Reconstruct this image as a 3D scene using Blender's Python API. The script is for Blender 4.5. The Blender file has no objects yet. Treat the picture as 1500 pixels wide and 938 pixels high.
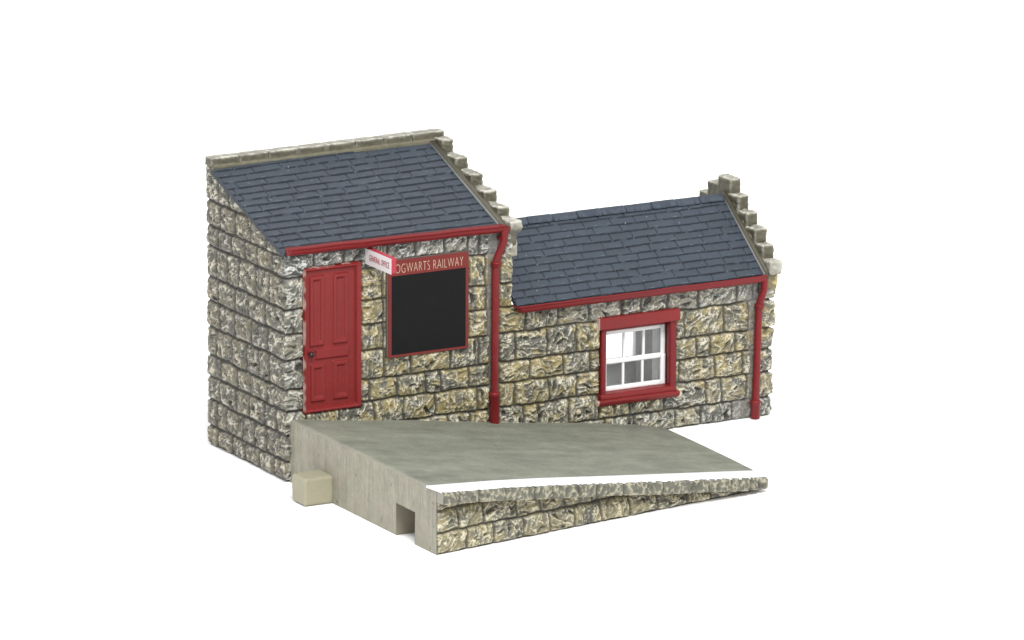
import bpy, math, random
import numpy as np
from mathutils import Matrix, Vector

S = 0.001                      # everything below is written in millimetres
scene = bpy.context.scene
col = scene.collection
rng = random.Random(7)
NP = np.random.RandomState(11)

# ------------------------------------------------------------------ helpers
def lin(c, k=1.0):
    c = np.asarray(c, float) / 255.0
    return np.where(c <= 0.04045, c / 12.92, ((c + 0.055) / 1.055) ** 2.4) * k

def sst(a, b, x):
    t = np.clip((x - a) / (b - a), 0, 1)
    return t * t * (3 - 2 * t)

_perm = NP.permutation(4096)
def _h(i, j, k):
    return _perm[(_perm[(_perm[i & 4095] + j) & 4095] + k) & 4095]
_ga = np.linspace(0, 2 * np.pi, 256, endpoint=False)
_gr = np.stack([np.cos(_ga), np.sin(_ga)], -1)
def perlin(x, y, seed=0):
    x = np.asarray(x, float); y = np.asarray(y, float)
    xi = np.floor(x).astype(int); yi = np.floor(y).astype(int)
    xf = x - xi; yf = y - yi
    u = xf ** 3 * (xf * (xf * 6 - 15) + 10); v = yf ** 3 * (yf * (yf * 6 - 15) + 10)
    def g(a, b):
        q = _gr[_h(xi + a, yi + b, seed) & 255]
        return q[..., 0] * (xf - a) + q[..., 1] * (yf - b)
    n0 = g(0, 0) + u * (g(1, 0) - g(0, 0)); n1 = g(0, 1) + u * (g(1, 1) - g(0, 1))
    return (n0 + v * (n1 - n0)) * 1.5
def fbm(x, y, o=3, seed=0):
    s = 0; a = 1; t = 0
    for i in range(o):
        s = s + a * perlin(x * 2 ** i, y * 2 ** i, seed + i * 17); t += a; a *= .5
    return s / t
def noise3(p, f, seed=0):
    return (perlin(p[:, 0] * f + 3.1, p[:, 1] * f + p[:, 2] * f * .37, seed) +
            perlin(p[:, 1] * f - 7.3, p[:, 2] * f + p[:, 0] * f * .41, seed + 5) +
            perlin(p[:, 2] * f + 1.7, p[:, 0] * f + p[:, 1] * f * .33, seed + 9)) / 1.8

def mesh_obj(name, V, F, mat, parent=None, C=None, smooth=True):
    """V in mm, F an (n,4)/(n,3) array or a list of such arrays."""
    V = np.asarray(V, np.float32) * S
    Fs = F if isinstance(F, list) else [F]
    Fs = [np.asarray(f, np.int32) for f in Fs if len(f)]
    me = bpy.data.meshes.new(name)
    me.vertices.add(len(V)); me.vertices.foreach_set('co', V.ravel())
    nl = sum(f.size for f in Fs); npoly = sum(len(f) for f in Fs)
    me.loops.add(nl); me.polygons.add(npoly)
    me.loops.foreach_set('vertex_index', np.concatenate([f.ravel() for f in Fs]))
    st = []; o = 0
    for f in Fs:
        st.append(o + np.arange(len(f)) * f.shape[1]); o += f.size
    me.polygons.foreach_set('loop_start', np.concatenate(st).astype(np.int32))
    me.polygons.foreach_set('use_smooth', np.full(npoly, smooth))
    if C is not None:
        a = me.color_attributes.new('paint', 'FLOAT_COLOR', 'POINT')
        cc = np.ones((len(V), 4), np.float32); cc[:, :3] = C
        a.data.foreach_set('color', cc.ravel())
    me.update(calc_edges=True); me.validate()
    me.materials.append(mat)
    o = bpy.data.objects.new(name, me); col.objects.link(o)
    if parent: o.parent = parent
    return o

class MB:
    """collects pieces into one mesh"""
    def __init__(self): self.V = []; self.Q = []; self.T = []; self.C = []; self.n = 0
    def add(self, V, Q=None, T=None, C=None):
        V = np.asarray(V, float)
        self.V.append(V)
        if Q is not None and len(Q): self.Q.append(np.asarray(Q) + self.n)
        if T is not None and len(T): self.T.append(np.asarray(T) + self.n)
        if C is None: C = np.ones((len(V), 3)) * .5
        C = np.asarray(C, float)
        if C.ndim == 1: C = np.tile(C, (len(V), 1))
        self.C.append(C); self.n += len(V)
    def box(self, x0, x1, y0, y1, z0, z1, C=None):
        V = [(x, y, z) for x in (x0, x1) for y in (y0, y1) for z in (z0, z1)]
        self.add(V, [(0, 1, 3, 2), (4, 6, 7, 5), (0, 4, 5, 1), (2, 3, 7, 6), (0, 2, 6, 4), (1, 5, 7, 3)], C=C)
    def prism_x(self, pts, x0, x1, C=None):
        """pts (y,z) polygon, convex, extruded along x"""
        n = len(pts)
        V = [(x0, a, b) for a, b in pts] + [(x1, a, b) for a, b in pts]
        Q = [(i, (i + 1) % n, (i + 1) % n + n, i + n) for i in range(n)]
        T = []
        for i in range(1, n - 1):
            T.append((0, i + 1, i)); T.append((n, n + i, n + i + 1))
        self.add(V, Q, T, C)
    def build(self, name, mat, parent=None, smooth=True, colors=True):
        fs = []
        if self.Q: fs.append(np.concatenate(self.Q))
        if self.T: fs.append(np.concatenate(self.T))
        return mesh_obj(name, np.concatenate(self.V), fs, mat, parent,
                        np.concatenate(self.C) if colors else None, smooth)

def grid_faces(nu, nv, keep=None):
    i = np.arange(nu - 1)[:, None] * nv + np.arange(nv - 1)[None, :]
    q = np.stack([i, i + nv, i + nv + 1, i + 1], -1)
    if keep is not None: q = q[keep]
    return q.reshape(-1, 4)

def rounded_box(x0, x1, y0, y1, z0, z1, r=.25, step=.2, rough=0., seed=0, freq=.9, warp=None):
    """closed box with a fine skin: rounded edges and a hand-cut unevenness"""
    lo = np.array([x0, y0, z0]); hi = np.array([x1, y1, z1])
    n = np.maximum(2, np.ceil((hi - lo) / step).astype(int))
    idx = {}; P = []; Q = []
    def vid(a, b, c):
        k = (a, b, c)
        if k not in idx:
            idx[k] = len(P); P.append(k)
        return idx[k]
    for ax in range(3):
        u, v = (ax + 1) % 3, (ax + 2) % 3
        for side in (0, n[ax]):
            for a in range(n[u]):
                for b in range(n[v]):
                    q = []
                    for da, db in ((0, 0), (1, 0), (1, 1), (0, 1)):
                        k = [0, 0, 0]; k[ax] = side; k[u] = a + da; k[v] = b + db
                        q.append(vid(*k))
                    Q.append(q if side else q[::-1])
    P = np.array(P, float)
    B = lo + (hi - lo) * P / n
    r = min(r, (hi - lo).min() / 2 * .9)
    inner = np.clip(B, lo + r, hi - r)
    d = B - inner
    L = np.linalg.norm(d, axis=1, keepdims=True); N = d / np.maximum(L, 1e-6)
    W = inner + N * r
    e = (np.abs(N) > .3).sum(1) >= 2                       # worn arrises
    near = np.sort(np.minimum(W - lo, hi - W), axis=1)
    edge = 1 - sst(.1, .55, near[:, 1])
    nz = noise3(W, freq, seed) * .6 + noise3(W, freq * 2.3, seed + 31) * .4
    W = W + N * (nz * rough)[:, None]
    if warp is not None: W = warp(W)
    return W, np.array(Q), N, edge, nz

def tube(pts, r, n=14, cap=True, wob=0.02, seed=0):
    pts = [np.array(p, float) for p in pts]
    # densify with rounded corners
    path = [pts[0]]
    for i in range(1, len(pts) - 1):
        a, b, c = pts[i - 1], pts[i], pts[i + 1]
        t = min(.45 * np.linalg.norm(b - a), .45 * np.linalg.norm(c - b), r * 1.3)
        s = b + (a - b) / np.linalg.norm(a - b) * t; e = b + (c - b) / np.linalg.norm(c - b) * t
        for k in range(7):
            w = k / 6; path.append((1 - w) ** 2 * s + 2 * w * (1 - w) * b + w * w * e)
    path.append(pts[-1])
    fine = [path[0]]
    for a, b in zip(path[:-1], path[1:]):
        m = max(1, int(np.linalg.norm(b - a) / .5))
        for k in range(1, m + 1): fine.append(a + (b - a) * k / m)
    path = np.array(fine)
    T = np.gradient(path, axis=0); T /= np.linalg.norm(T, axis=1, keepdims=True)
    ref = np.array([0.31, -1., .07]); V = []
    A = np.cross(T, ref); A /= np.linalg.norm(A, axis=1, keepdims=True)
    Bn = np.cross(T, A)
    an = np.linspace(0, 2 * np.pi, n, endpoint=False)
    R = np.full(len(path), r) if np.isscalar(r) else r
    rr = R[:, None] + wob * perlin(np.arange(len(path))[:, None] * .21 + seed * 9.7, an[None, :] * .8, seed)
    V = path[:, None, :] + rr[..., None] * (np.cos(an)[None, :, None] * A[:, None, :] + np.sin(an)[None, :, None] * Bn[:, None, :])
    m = len(path); V = V.reshape(-1, 3)
    i = np.arange(m - 1)[:, None] * n + np.arange(n)[None, :]; j = np.arange(m - 1)[:, None] * n + (np.arange(n)[None, :] + 1) % n
    Q = np.stack([i, j, j + n, i + n], -1).reshape(-1, 4)
    V = np.vstack([V, path[0], path[-1]]); a = m * n
    T3 = [(a, (k + 1) % n, k) for k in range(n)] + [(a + 1, (m - 1) * n + k, (m - 1) * n + (k + 1) % n) for k in range(n)]
    return V, Q, T3

def lathe_z(cx, cy, prof, n=20):
    an = np.linspace(0, 2 * np.pi, n, endpoint=False); V = []
    for r, z in prof:
        V += [(cx + r * np.cos(a), cy + r * np.sin(a), z) for a in an]
    m = len(prof)
    Q = [(i * n + k, i * n + (k + 1) % n, (i + 1) * n + (k + 1) % n, (i + 1) * n + k) for i in range(m - 1) for k in range(n)]
    return V, Q

def thing(name, label, cat, loc=(0, 0, 0)):
    o = bpy.data.objects.new(name, None); col.objects.link(o)
    o.empty_display_size = .005
    o.location = Vector(loc) * S; o['label'] = label; o['category'] = cat
    return o

# ---------------------------------------------------------------- materials
def mat(name, color=None, rough=.6, spec=.4, attr=False, var=.12, vscale=1.2, fine=.08, bump=0., bscale=3., streak=None, coat=0., gain=.74):
    m = bpy.data.materials.new(name); m.use_nodes = True
    nt = m.node_tree; nd = nt.nodes; lk = nt.links
    b = nd['Principled BSDF']; b.inputs['Roughness'].default_value = rough
    b.inputs['Specular IOR Level'].default_value = spec
    b.inputs['Coat Weight'].default_value = coat; b.inputs['Coat Roughness'].default_value = .25
    tc = nd.new('ShaderNodeTexCoord')
    def noise(sc, det=4, stretch=None):
        mp = nd.new('ShaderNodeMapping')
        s = np.array([1, 1, 1.]) * sc / S if stretch is None else np.array(stretch) * sc / S
        mp.inputs['Scale'].default_value = tuple(s)
        lk.new(tc.outputs['Object'], mp.inputs['Vector'])
        t = nd.new('ShaderNodeTexNoise'); t.inputs['Scale'].default_value = 1.; t.inputs['Detail'].default_value = det
        lk.new(mp.outputs[0], t.inputs['Vector']); return t.outputs[0]
    if attr:
        a = nd.new('ShaderNodeAttribute'); a.attribute_name = 'paint'; c0 = a.outputs['Color']
    else:
        r = nd.new('ShaderNodeRGB'); r.outputs[0].default_value = (*color, 1); c0 = r.outputs[0]
    gv = nd.new('ShaderNodeVectorMath'); gv.operation = 'SCALE'; gv.inputs['Scale'].default_value = gain
    lk.new(c0, gv.inputs[0]); c0 = gv.outputs[0]
    def mul(c, fac, amt):
        mr = nd.new('ShaderNodeMapRange'); mr.inputs[1].default_value = .25; mr.inputs[2].default_value = .75
        mr.inputs[3].default_value = 1 - amt; mr.inputs[4].default_value = 1 + amt; lk.new(fac, mr.inputs[0])
        v = nd.new('ShaderNodeVectorMath'); v.operation = 'SCALE'; lk.new(c, v.inputs[0]); lk.new(mr.outputs[0], v.inputs['Scale'])
        return v.outputs[0]
    if var: c0 = mul(c0, noise(vscale * .25, 3), var)
    if fine: c0 = mul(c0, noise(vscale * 4, 2), fine)
    if streak: c0 = mul(c0, noise(1., 4, streak[1]), streak[0])
    lk.new(c0, b.inputs['Base Color'])
    rr = nd.new('ShaderNodeMapRange'); rr.inputs[1].default_value = .3; rr.inputs[2].default_value = .7
    rr.inputs[3].default_value = max(.05, rough - .1); rr.inputs[4].default_value = min(1, rough + .1)
    lk.new(noise(vscale, 3), rr.inputs[0]); lk.new(rr.outputs[0], b.inputs['Roughness'])
    if bump:
        bp = nd.new('ShaderNodeBump'); bp.inputs['Strength'].default_value = bump; bp.inputs['Distance'].default_value = .12 * S
        lk.new(noise(bscale, 4), bp.inputs['Height']); lk.new(bp.outputs[0], b.inputs['Normal'])
    return m

K = .78
REDC = lin((158, 50, 50), .68); CHIP = lin((232, 214, 200), .85)
M = dict(
    stone=mat('painted_stone', attr=True, rough=.42, spec=.34, var=.06, fine=.08, bump=.22, bscale=2.5),
    cut=mat('dressed_stone', attr=True, rough=.55, spec=.25, var=.08, fine=.08, bump=.25, bscale=2.),
    slate=mat('slate_paint', attr=True, rough=.55, spec=.2, var=.06, vscale=.6, fine=.07, bump=.2, bscale=3.),
    redp=mat('worn_red_paint', attr=True, rough=.38, spec=.24, var=.08, vscale=.6, fine=.03, bump=.12, bscale=1.2),
    red=mat('red_paint', lin((154, 42, 45), .62), rough=.38, spec=.24, var=.08, vscale=.6, fine=.03, bump=.12, bscale=1.2),
    maroon=mat('maroon_print', lin((136, 58, 54), .82), rough=.6, spec=.15, var=.04, fine=.03),
    edge=mat('grey_board_edge', lin((120, 110, 103), .8), rough=.6, spec=.2),
    black=mat('black_print', lin((38, 38, 39), .75), rough=.6, spec=.06, var=.05, fine=.03),
    knob=mat('black_gloss', (.008, .008, .008), rough=.25, spec=.5, var=0, fine=0),
    white=mat('white_plastic', (.80, .80, .79), gain=.92, rough=.45, spec=.4, var=.03, fine=.02),
    signwhite=mat('white_print', (.74, .71, .71), gain=.85, rough=.55, spec=.3, var=.04, fine=.03),
    signred=mat('rose_red_paint', lin((200, 62, 76), .80), rough=.5, spec=.35, var=.06, fine=.03),
    letterred=mat('red_lettering', lin((170, 44, 66), .8), rough=.6, spec=.2, var=0, fine=0),
    cream=mat('cream_lettering', lin((246, 226, 196), .85), rough=.6, spec=.2, var=0, fine=0),
    stripe=mat('white_line_paint', (.66, .655, .675), gain=1., rough=.5, spec=.35, var=.03, fine=.03, bump=.1),
    concrete=mat('weathered_cast_concrete', attr=True, rough=.6, spec=.22, var=.03, fine=.07, bump=.12, bscale=2.5),
    tab=mat('cream_resin', lin((194, 188, 160), .70), rough=.5, spec=.4, var=.07, vscale=.8, fine=.03, bump=.15, bscale=1.),
    inner=mat('grey_inner_wall', gain=.8, color= lin((178, 176, 170), .8), rough=.8, spec=.2, var=.05, fine=.03),
    ground=mat('white_paper', (.95, .95, .95), gain=1., rough=.9, spec=.1, var=0, fine=0),
)
def glass_mat():
    m = bpy.data.materials.new('clear_glazing'); m.use_nodes = True; nt = m.node_tree
    nt.nodes.remove(nt.nodes['Principled BSDF']); out = nt.nodes['Material Output']
    t = nt.nodes.new('ShaderNodeBsdfTransparent'); t.inputs[0].default_value = (.93, .94, .94, 1)
    g = nt.nodes.new('ShaderNodeBsdfGlossy'); g.inputs['Roughness'].default_value = .06
    f = nt.nodes.new('ShaderNodeFresnel'); f.inputs[0].default_value = 1.35
    x = nt.nodes.new('ShaderNodeMixShader')
    nt.links.new(f.outputs[0], x.inputs[0]); nt.links.new(t.outputs[0], x.inputs[1]); nt.links.new(g.outputs[0], x.inputs[2])
    nt.links.new(x.outputs[0], out.inputs[0]); return m
M['glass'] = glass_mat()

# ------------------------------------------------------- rock-faced masonry
class Masonry:
    """courses: list of (z0, z1, [joints along u])"""
    def __init__(self, courses, seed, flat=(), amp=1., ochre=.80, jvw=.40, line=0., jhw=.24, tone=1.):
        self.tone = tone
        self.line = line; self.jhw = jhw; self.amp = amp; self.ochre = ochre; self.jvw = jvw
        self.st = []; r = random.Random(seed); self.seed = seed; self.flat = flat
        for z0, z1, js in courses:
            for a, b in zip(js[:-1], js[1:]):
                self.st.append((a, b, z0, z1, r.random(), r.random(), r.random(), r.random()))
    def __call__(self, u, z, tint=0.):
        sd = self.seed
        uw = u + .22 * perlin(u * .35, z * .35, sd + 1) + .10 * perlin(u * 1.1, z * 1.1, sd + 2)
        zw = z + .22 * perlin(u * .25 + 9, z * .3, sd + 3) + .09 * perlin(u * 1.0, z * 1.0, sd + 4)
        sh = u.shape
        d = np.full(sh, -1.); dv = np.full(sh, -1.); dh = np.full(sh, -1.)
        P = np.zeros(sh + (4,)); cu = np.zeros(sh); cz = np.zeros(sh)
        for a, b, z0, z1, *rr in self.st:
            k = (uw >= a) & (uw < b) & (zw >= z0) & (zw < z1)
            if not k.any(): continue
            x = np.minimum(uw[k] - a, b - uw[k]); y = np.minimum(zw[k] - z0, z1 - zw[k])
            dv[k] = x; dh[k] = y
            d[k] = np.minimum(x, y) - .25 * np.maximum(0, .6 - np.hypot(x, y))
            P[k] = rr; cu[k] = (a + b) / 2; cz[k] = (z0 + z1) / 2
        d = np.where(d < 0, 0, d)
        edge = sst(.05, .42, d)
        pillow = sst(.0, 1.6, d)
        th = P[..., 1] * 2.2 - 1.1 + .5
        c, s = np.cos(th), np.sin(th)
        lu, lz = u + P[..., 2] * 97, z + P[..., 3] * 61
        a = c * lu + s * lz; b = -s * lu + c * lz
        w = perlin(a * .5, b * .5, sd + 7)
        n1 = perlin(a * .30 + w * .6, b * .62 + w * .7, sd + 8)
        n2 = perlin(a * .62 + w * .9, b * 1.05 + w * .6, sd + 9)
        n3 = perlin(a * 2.0 + n2, b * 2.7 - n1, sd + 10); n4 = perlin(a * 3.6 + n1 * 2, b * 4.4 + n2 * 2, sd + 11)
        r1 = 1 - np.abs(n1) * 2.2; r2 = 1 - np.abs(n2) * 2.2; r3 = 1 - np.abs(n3) * 2
        rel = .42 * r1 + .38 * r2 + (.16 * r3 + .03 * n4) * (1 - .6 * self.line)
        # flat chisel facets
        facet = np.round((n1 + .6 * n2) * 3.5) / 3.5
        rel = rel + .35 * facet
        base = .18 + .30 * P[..., 0]
        h = (-.36 * (1 - edge) + edge * (base + .34 * pillow + .86 * (rel - .35) * (.35 + .65 * pillow))) * self.amp
        # ---- painted finish: grey wash, ochre patches, cream dry-brush on the ridges
        grey = lin((141, 137, 117)) * (1 - P[..., 3:4]) + lin((122, 122, 113)) * P[..., 3:4]
        och = sst(-.22, .26, perlin(u * .42 + 5, z * .48, sd + 20) + .9 * (P[..., 2] - .45) + tint)
        och = (och * (.35 + .65 * sst(-.3, .35, n2)))[..., None]
        C = grey * (1 - self.ochre * och) + lin((203, 184, 122)) * self.ochre * och
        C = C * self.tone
        dark = np.clip(sst(.12, -.45, rel) + .7 * sst(.1, -.5, .6 * r2 + .5 * r3), 0, 1)[..., None]
        C = C * (1 - .84 * dark) + lin((56, 55, 47)) * .84 * dark
        hi = sst(.60, .84, .50 * r2 + .42 * r3 + .18 * r1 + .08 * n4) * sst(-.35, .25, perlin(u * .6, z * .6, sd + 21) + .15)
        hi = hi + .75 * sst(.72, .97, r1) * sst(.1, .45, n3 + .25 + .3 * n4) + .6 * sst(.5, .75, n4 + .35 * r2) * sst(.5, .9, r2)
        if self.line:
            a2 = perlin(a * .55 + 31 + w * .8, b * .62 + 7 - w * .8, sd + 12); a3 = perlin(a * .85 - n1 * 1.2, b * .8 + 13 + n2, sd + 13)
            ln_ = np.maximum(sst(.62, .84, 1 - 2.2 * np.abs(a2)), .95 * sst(.68, .86, 1 - 2.2 * np.abs(a3)))
            ln_ = ln_ * sst(-.18, .30, perlin(u * .7, z * .7, sd + 14) + .08) * sst(.25, .8, d)
            hi = hi * (1 - self.line) + self.line * ln_
            h = h + self.line * .16 * (ln_ - .4) * edge
        rim = sst(.08, .30, d) * (1 - sst(.30, .62, d)) * sst(-.2, .4, perlin(u * 1.3, z * 1.3, sd + 22))
        hi = np.clip(hi * edge + .45 * rim, 0, 1)[..., None]
        cream = lin((252, 245, 220)) * (1 - .35 * och) + lin((244, 222, 160)) * .35 * och
        C = C * (1 - .90 * hi) + cream * .90 * hi
        # joints: bed joints near black, upright joints washed grey
        jd = (1 - sst(.03, self.jhw, np.maximum(dh, 0)))[..., None]
        jv = (1 - sst(.04, self.jvw, np.maximum(dv, 0)))[..., None]
        C = C * (1 - .80 * jv) + lin((88, 84, 76)) * .80 * jv
        C = C * (1 - .88 * jd) + lin((48, 45, 43)) * .88 * jd
        # plain rendered strips behind the pipes
        for (u0, u1, z0, z1, amt) in self.flat:
            k = sst(u0 - .3, u0 + .2, u) * (1 - sst(u1 - .2, u1 + .3, u)) * sst(z0 - .3, z0, z) * (1 - sst(z1, z1 + .3, z)) * amt
            h = h * (1 - k) + k * (.02 + .06 * perlin(u * .8, z * .5, sd + 30))
            k = k[..., None]
            pl = lin((150, 144, 138)) * (1 + .18 * perlin(u * .5, z * .25, sd + 31)[..., None])
            C = C * (1 - .85 * k) + pl * .85 * k
        return h, C

def J(a, b, w, r):
    """random joints from a to b about w apart"""
    out = [a]; x = a
    while x < b - w * .9:
        x += w * r.uniform(.72, 1.28)
        if x < b - w * .45: out.append(x)
    out.append(b); return out

ZC = [0, 3.6, 8.35, 12.75, 16.7, 22.0, 26.75, 31.25, 36.95, 41.6]
rj = random.Random(3)
front = [
    (0, 3.6, [0] + [5.5, 11, 17, 23, 29, 34, 39.5, 43, 48, 53, 58.2, 65, 71, 79.7, 85.2, 91.8, 97.2, 100.2]),
    (3.6, 8.35, [0, 5, 10, 15, 20, 26, 32.4, 37, 40.9, 42.9, 48.0, 51.1, 57.4, 63.6, 70.1, 77.3, 86.2, 89.5, 94.9, 97.2, 100.2]),
    (8.35, 12.75, [0, 3.9, 10.4, 17.5, 23.5, 29.9, 38.6, 41.0, 42.8, 46.1, 53.1, 59.0, 64.5, 79, 80.5, 88.1, 94.0, 97.2, 100.4]),
    (12.75, 16.7, [0, 3.6, 14.8, 16.6, 22.1, 27.9, 31.0, 36.7, 41.0, 42.8, 49.3, 56.2, 61.7, 64.5, 79, 84, 87, 92.4, 97.2, 100.3]),
    (16.7, 22.0, [0, 3.6, 14.8, 19.6, 24.9, 32.9, 38.7, 41.0, 42.8, 46.2, 52.7, 58.8, 64.5, 79, 81.6, 89.9, 95.2, 97.2, 100.7]),
    (22.0, 26.75, [0, 3.6, 14.8, 19.3, 28, 36.4, 40.6, 42.8, 48.3, 55, 61.5, 68.4, 72.4, 78, 84.5, 92.6, 96.2, 97.4, 100.5]),
    (26.75, 31.25, [0, 3.6, 14.8, 19.3, 28, 36.4, 40.2, 42.8, 45.7, 60]),
    (31.25, 36.95, [0, 3.6, 14.8, 19.3, 28, 36.4, 40.0, 42.8, 45.7, 60]),
    (36.95, 41.9, [0, 5.5, 11.6, 16, 20.1, 25.8, 31.6, 36.4, 38.7, 42.6, 45.7, 60]),
]
FLAT = [(40.9, 42.6, 5, 22, .9), (40.5, 42.7, 22, 42, .9), (95.4, 97.0, 3.6, 22, .8), (94.2, 97.0, 22, 26.5, .55), (92.2, 97.0, 0, 3.4, .7)]
front_m = Masonry(front, 5, FLAT, amp=.82, ochre=.80, line=.0, tone=.80, jhw=.28)
side_courses = []
for z0, z1 in zip(ZC[:-1] + [41.6, 46.2], ZC[1:] + [46.2, 54]):
    w = 5.4 if z0 < 41 else 5.0
    side_courses.append((z0, z1 if z1 != 41.6 else 40.6, J(-31, 0, w, rj)))
side_courses[-3] = (36.95, 40.6, side_courses[-3][2]); side_courses[-2] = (40.6, 45.2, side_courses[-2][2]); side_courses[-1] = (45.2, 54, side_courses[-1][2])
side_courses = [(a, b, j[:-1] + [3.]) for a, b, j in side_courses]
side_m = Masonry(side_courses, 23, amp=.74, ochre=.5, jvw=.85, line=.85, jhw=.42, tone=.60)  # grey side stone, its tone darkened further to offset the key light
for i_, st_ in enumerate(front_m.st):
    if st_[0] == 0: front_m.st[i_] = (-3.,) + st_[1:]

def roof_tall(x, y): return 41.3 + y * (.345 + .045 * x / 43.0)

ST = .14
D = 30.4
def wall_sheet(mb, segs, nrow):
    """segs: list of (points Nx2, normals Nx2, ztop N, u N, masonry, k)"""
    cols_p = np.concatenate([s[0] for s in segs]); cols_n = np.concatenate([s[1] for s in segs])
    zt = np.concatenate([s[2] for s in segs])
    z = zt[:, None] * np.linspace(0, 1, nrow)[None, :]
    H = []; C = []; o = 0
    for p, n, t, u, m, post in segs:
        zz = z[o:o + len(p)]; o += len(p)
        h, c = m(np.repeat(u[:, None], nrow, 1), zz)
        if post: h, c = post(np.repeat(u[:, None], nrow, 1), zz, h, c)
        H.append(h); C.append(c)
    H = np.concatenate(H); C = np.concatenate(C)
    V = np.zeros(z.shape + (3,))
    V[..., :2] = cols_p[:, None, :] + cols_n[:, None, :] * H[..., None]; V[..., 2] = z
    return V, C

def lerp(a, b, n): return np.linspace(0, 1, n)[:, None] * (np.array(b) - np.array(a)) + np.array(a)

# ================================================================ BUILDING
bld = thing('station_building', 'grey stone model station building with tall office, low wing, slate roofs and red trim', 'model building')

def cool(u, z, h, c):
    """side wall and quoins carry a greyer wash, over a tone darkened against the key light"""
    g = c.mean(-1, keepdims=True)
    zt = side_top(np.clip(-u, 0, D)); h = h * (.15 + .85 * sst(.2, 1.3, zt - z)) * (.45 + .55 * sst(0, 2., u + 31))
    return h, (c * .6 + .4 * g * np.array([1.04, 1.0, .91])) * .98
def tall_front(u, z, h, c):
    # smooth bed behind the door and the board
    k = sst(3.0, 3.5, u) * (1 - sst(14.8, 15.3, u)) * sst(11.6, 12, z) * (1 - sst(38.4, 38.8, z))
    h = h * (1 - k) - .5 * k
    k = sst(19.4, 19.9, u) * (1 - sst(36.0, 36.5, u)) * sst(20.0, 20.5, z) * (1 - sst(38.0, 38.5, z))
    h = np.where(k > 0, h * (1 - k) + k * .1, h)
    # paler, greyer top course
    t = (sst(36.6, 37.4, z) * .75)[..., None]
    g = c.mean(-1, keepdims=True) * np.array([1.14, 1.15, 1.10])
    c = c * (1 - t) + g * t
    # cooler beside the corner
    t = ((1 - sst(2.6, 5, u)) * .6)[..., None]
    c = c * (1 - t) + c.mean(-1, keepdims=True) * np.array([.92, .95, .91]) * t
    return h, c
nf = int(45.6 / ST); ns = int(D / ST)
def side_top(y): return roof_tall(0, y) + .42
yb = np.linspace(D, 0, ns)
sp = np.stack([np.zeros(ns), yb], 1); sn = np.tile([-1., 0.], (ns, 1))
fx = np.linspace(0, 45.6, nf); fp = np.stack([fx, np.zeros(nf)], 1); fn = np.tile([0., -1.], (nf, 1))
# mitre near the corner so that both faces share an edge
for i in range(ns):
    w = max(0, 1 - yb[i] / .7); sn[i] = (-1, -w)
for i in range(nf):
    w = max(0, 1 - fx[i] / .7); fn[i] = (-w, -1)
bk = np.linspace(8, 0, 40); bp = np.stack([bk, np.full(40, D)], 1); bn = np.tile([0., 1.], (40, 1))
for i in range(40):
    w = max(0, 1 - bk[i] / .8); bn[i] = (-w, 1)
sn2 = sn.copy()
for i in range(ns):
    w = max(0, 1 - (D - yb[i]) / .8); sn2[i][1] += w
segs = [
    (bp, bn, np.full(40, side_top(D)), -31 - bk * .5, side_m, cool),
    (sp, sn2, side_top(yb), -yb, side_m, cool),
    (fp, fn, np.full(nf, 41.4), fx, front_m, tall_front),
]
NR = 330
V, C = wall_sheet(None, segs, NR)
# share the displaced corner between side and front
ci = 40 + ns - 1; m_ = (V[ci] + V[ci + 1]) / 2; m_[:, 2] = V[ci, :, 2]
hs = V[ci + 1].copy(); V[ci, :, 0] = V[ci + 1, :, 0] = np.minimum(V[ci, :, 0], V[ci + 1, :, 0]); V[ci, :, 1] = V[ci + 1, :, 1] = np.minimum(V[ci, :, 1], V[ci + 1, :, 1])
mb = MB()
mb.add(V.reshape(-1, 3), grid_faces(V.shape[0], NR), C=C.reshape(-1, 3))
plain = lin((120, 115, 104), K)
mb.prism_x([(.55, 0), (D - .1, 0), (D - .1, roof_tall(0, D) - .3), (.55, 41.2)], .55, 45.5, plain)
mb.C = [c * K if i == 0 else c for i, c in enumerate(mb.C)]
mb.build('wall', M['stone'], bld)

# --- low wing: front sheet with a window hole, right end, thin back and side walls
WX0, WX1, WZ0, WZ1 = 64.4, 78.6, 8.1, 20.6
n1 = int(54.6 / ST); lx = np.linspace(45.6, 100.1, n1)
lp = np.stack([lx, np.zeros(n1)], 1); ln = np.tile([0., -1.], (n1, 1))
for i in range(n1):
    w = max(0, 1 - (100.1 - lx[i]) / .7); ln[i] = (w, -1)
n2 = 90; ry = np.linspace(0, 29, n2); rp = np.stack([np.full(n2, 100.1), ry], 1); rn = np.tile([1., 0.], (n2, 1))
for i in range(n2):
    w = max(0, 1 - ry[i] / .7); rn[i] = (1, -w)
right_m = Masonry([(a, b, J(100, 130, 5.2, rj)) for a, b in zip(ZC[:-3], ZC[1:-2])], 41)
NR2 = int(26.8 / ST)
def low_front(u, z, h, c):
    k = sst(63.3, 63.8, u) * (1 - sst(79.2, 79.8, u)) * sst(6.0, 6.6, z) * (1 - sst(22.3, 22.8, z))
    h = h * (1 - k) - .3 * k
    # pale cool course under the gutter
    t = (sst(21.6, 22.4, z) * .6 * sst(50, 62, u))[..., None]
    g = c.mean(-1, keepdims=True) * np.array([1.14, 1.17, 1.14])
    c = c * (1 - t) + g * t
    t = ((1 - sst(3, 10, z)) * .35 * sst(60, 75, u))[..., None]
    c = c * (1 - t) + c.mean(-1, keepdims=True) * np.array([.95, 1.0, 1.0]) * t
    return h, c
V, C = wall_sheet(None, [(lp, ln, np.full(n1, 26.8), lx, front_m, low_front), (rp, rn, np.full(n2, 26.8), 100 + ry, right_m, None)], NR2)
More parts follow.
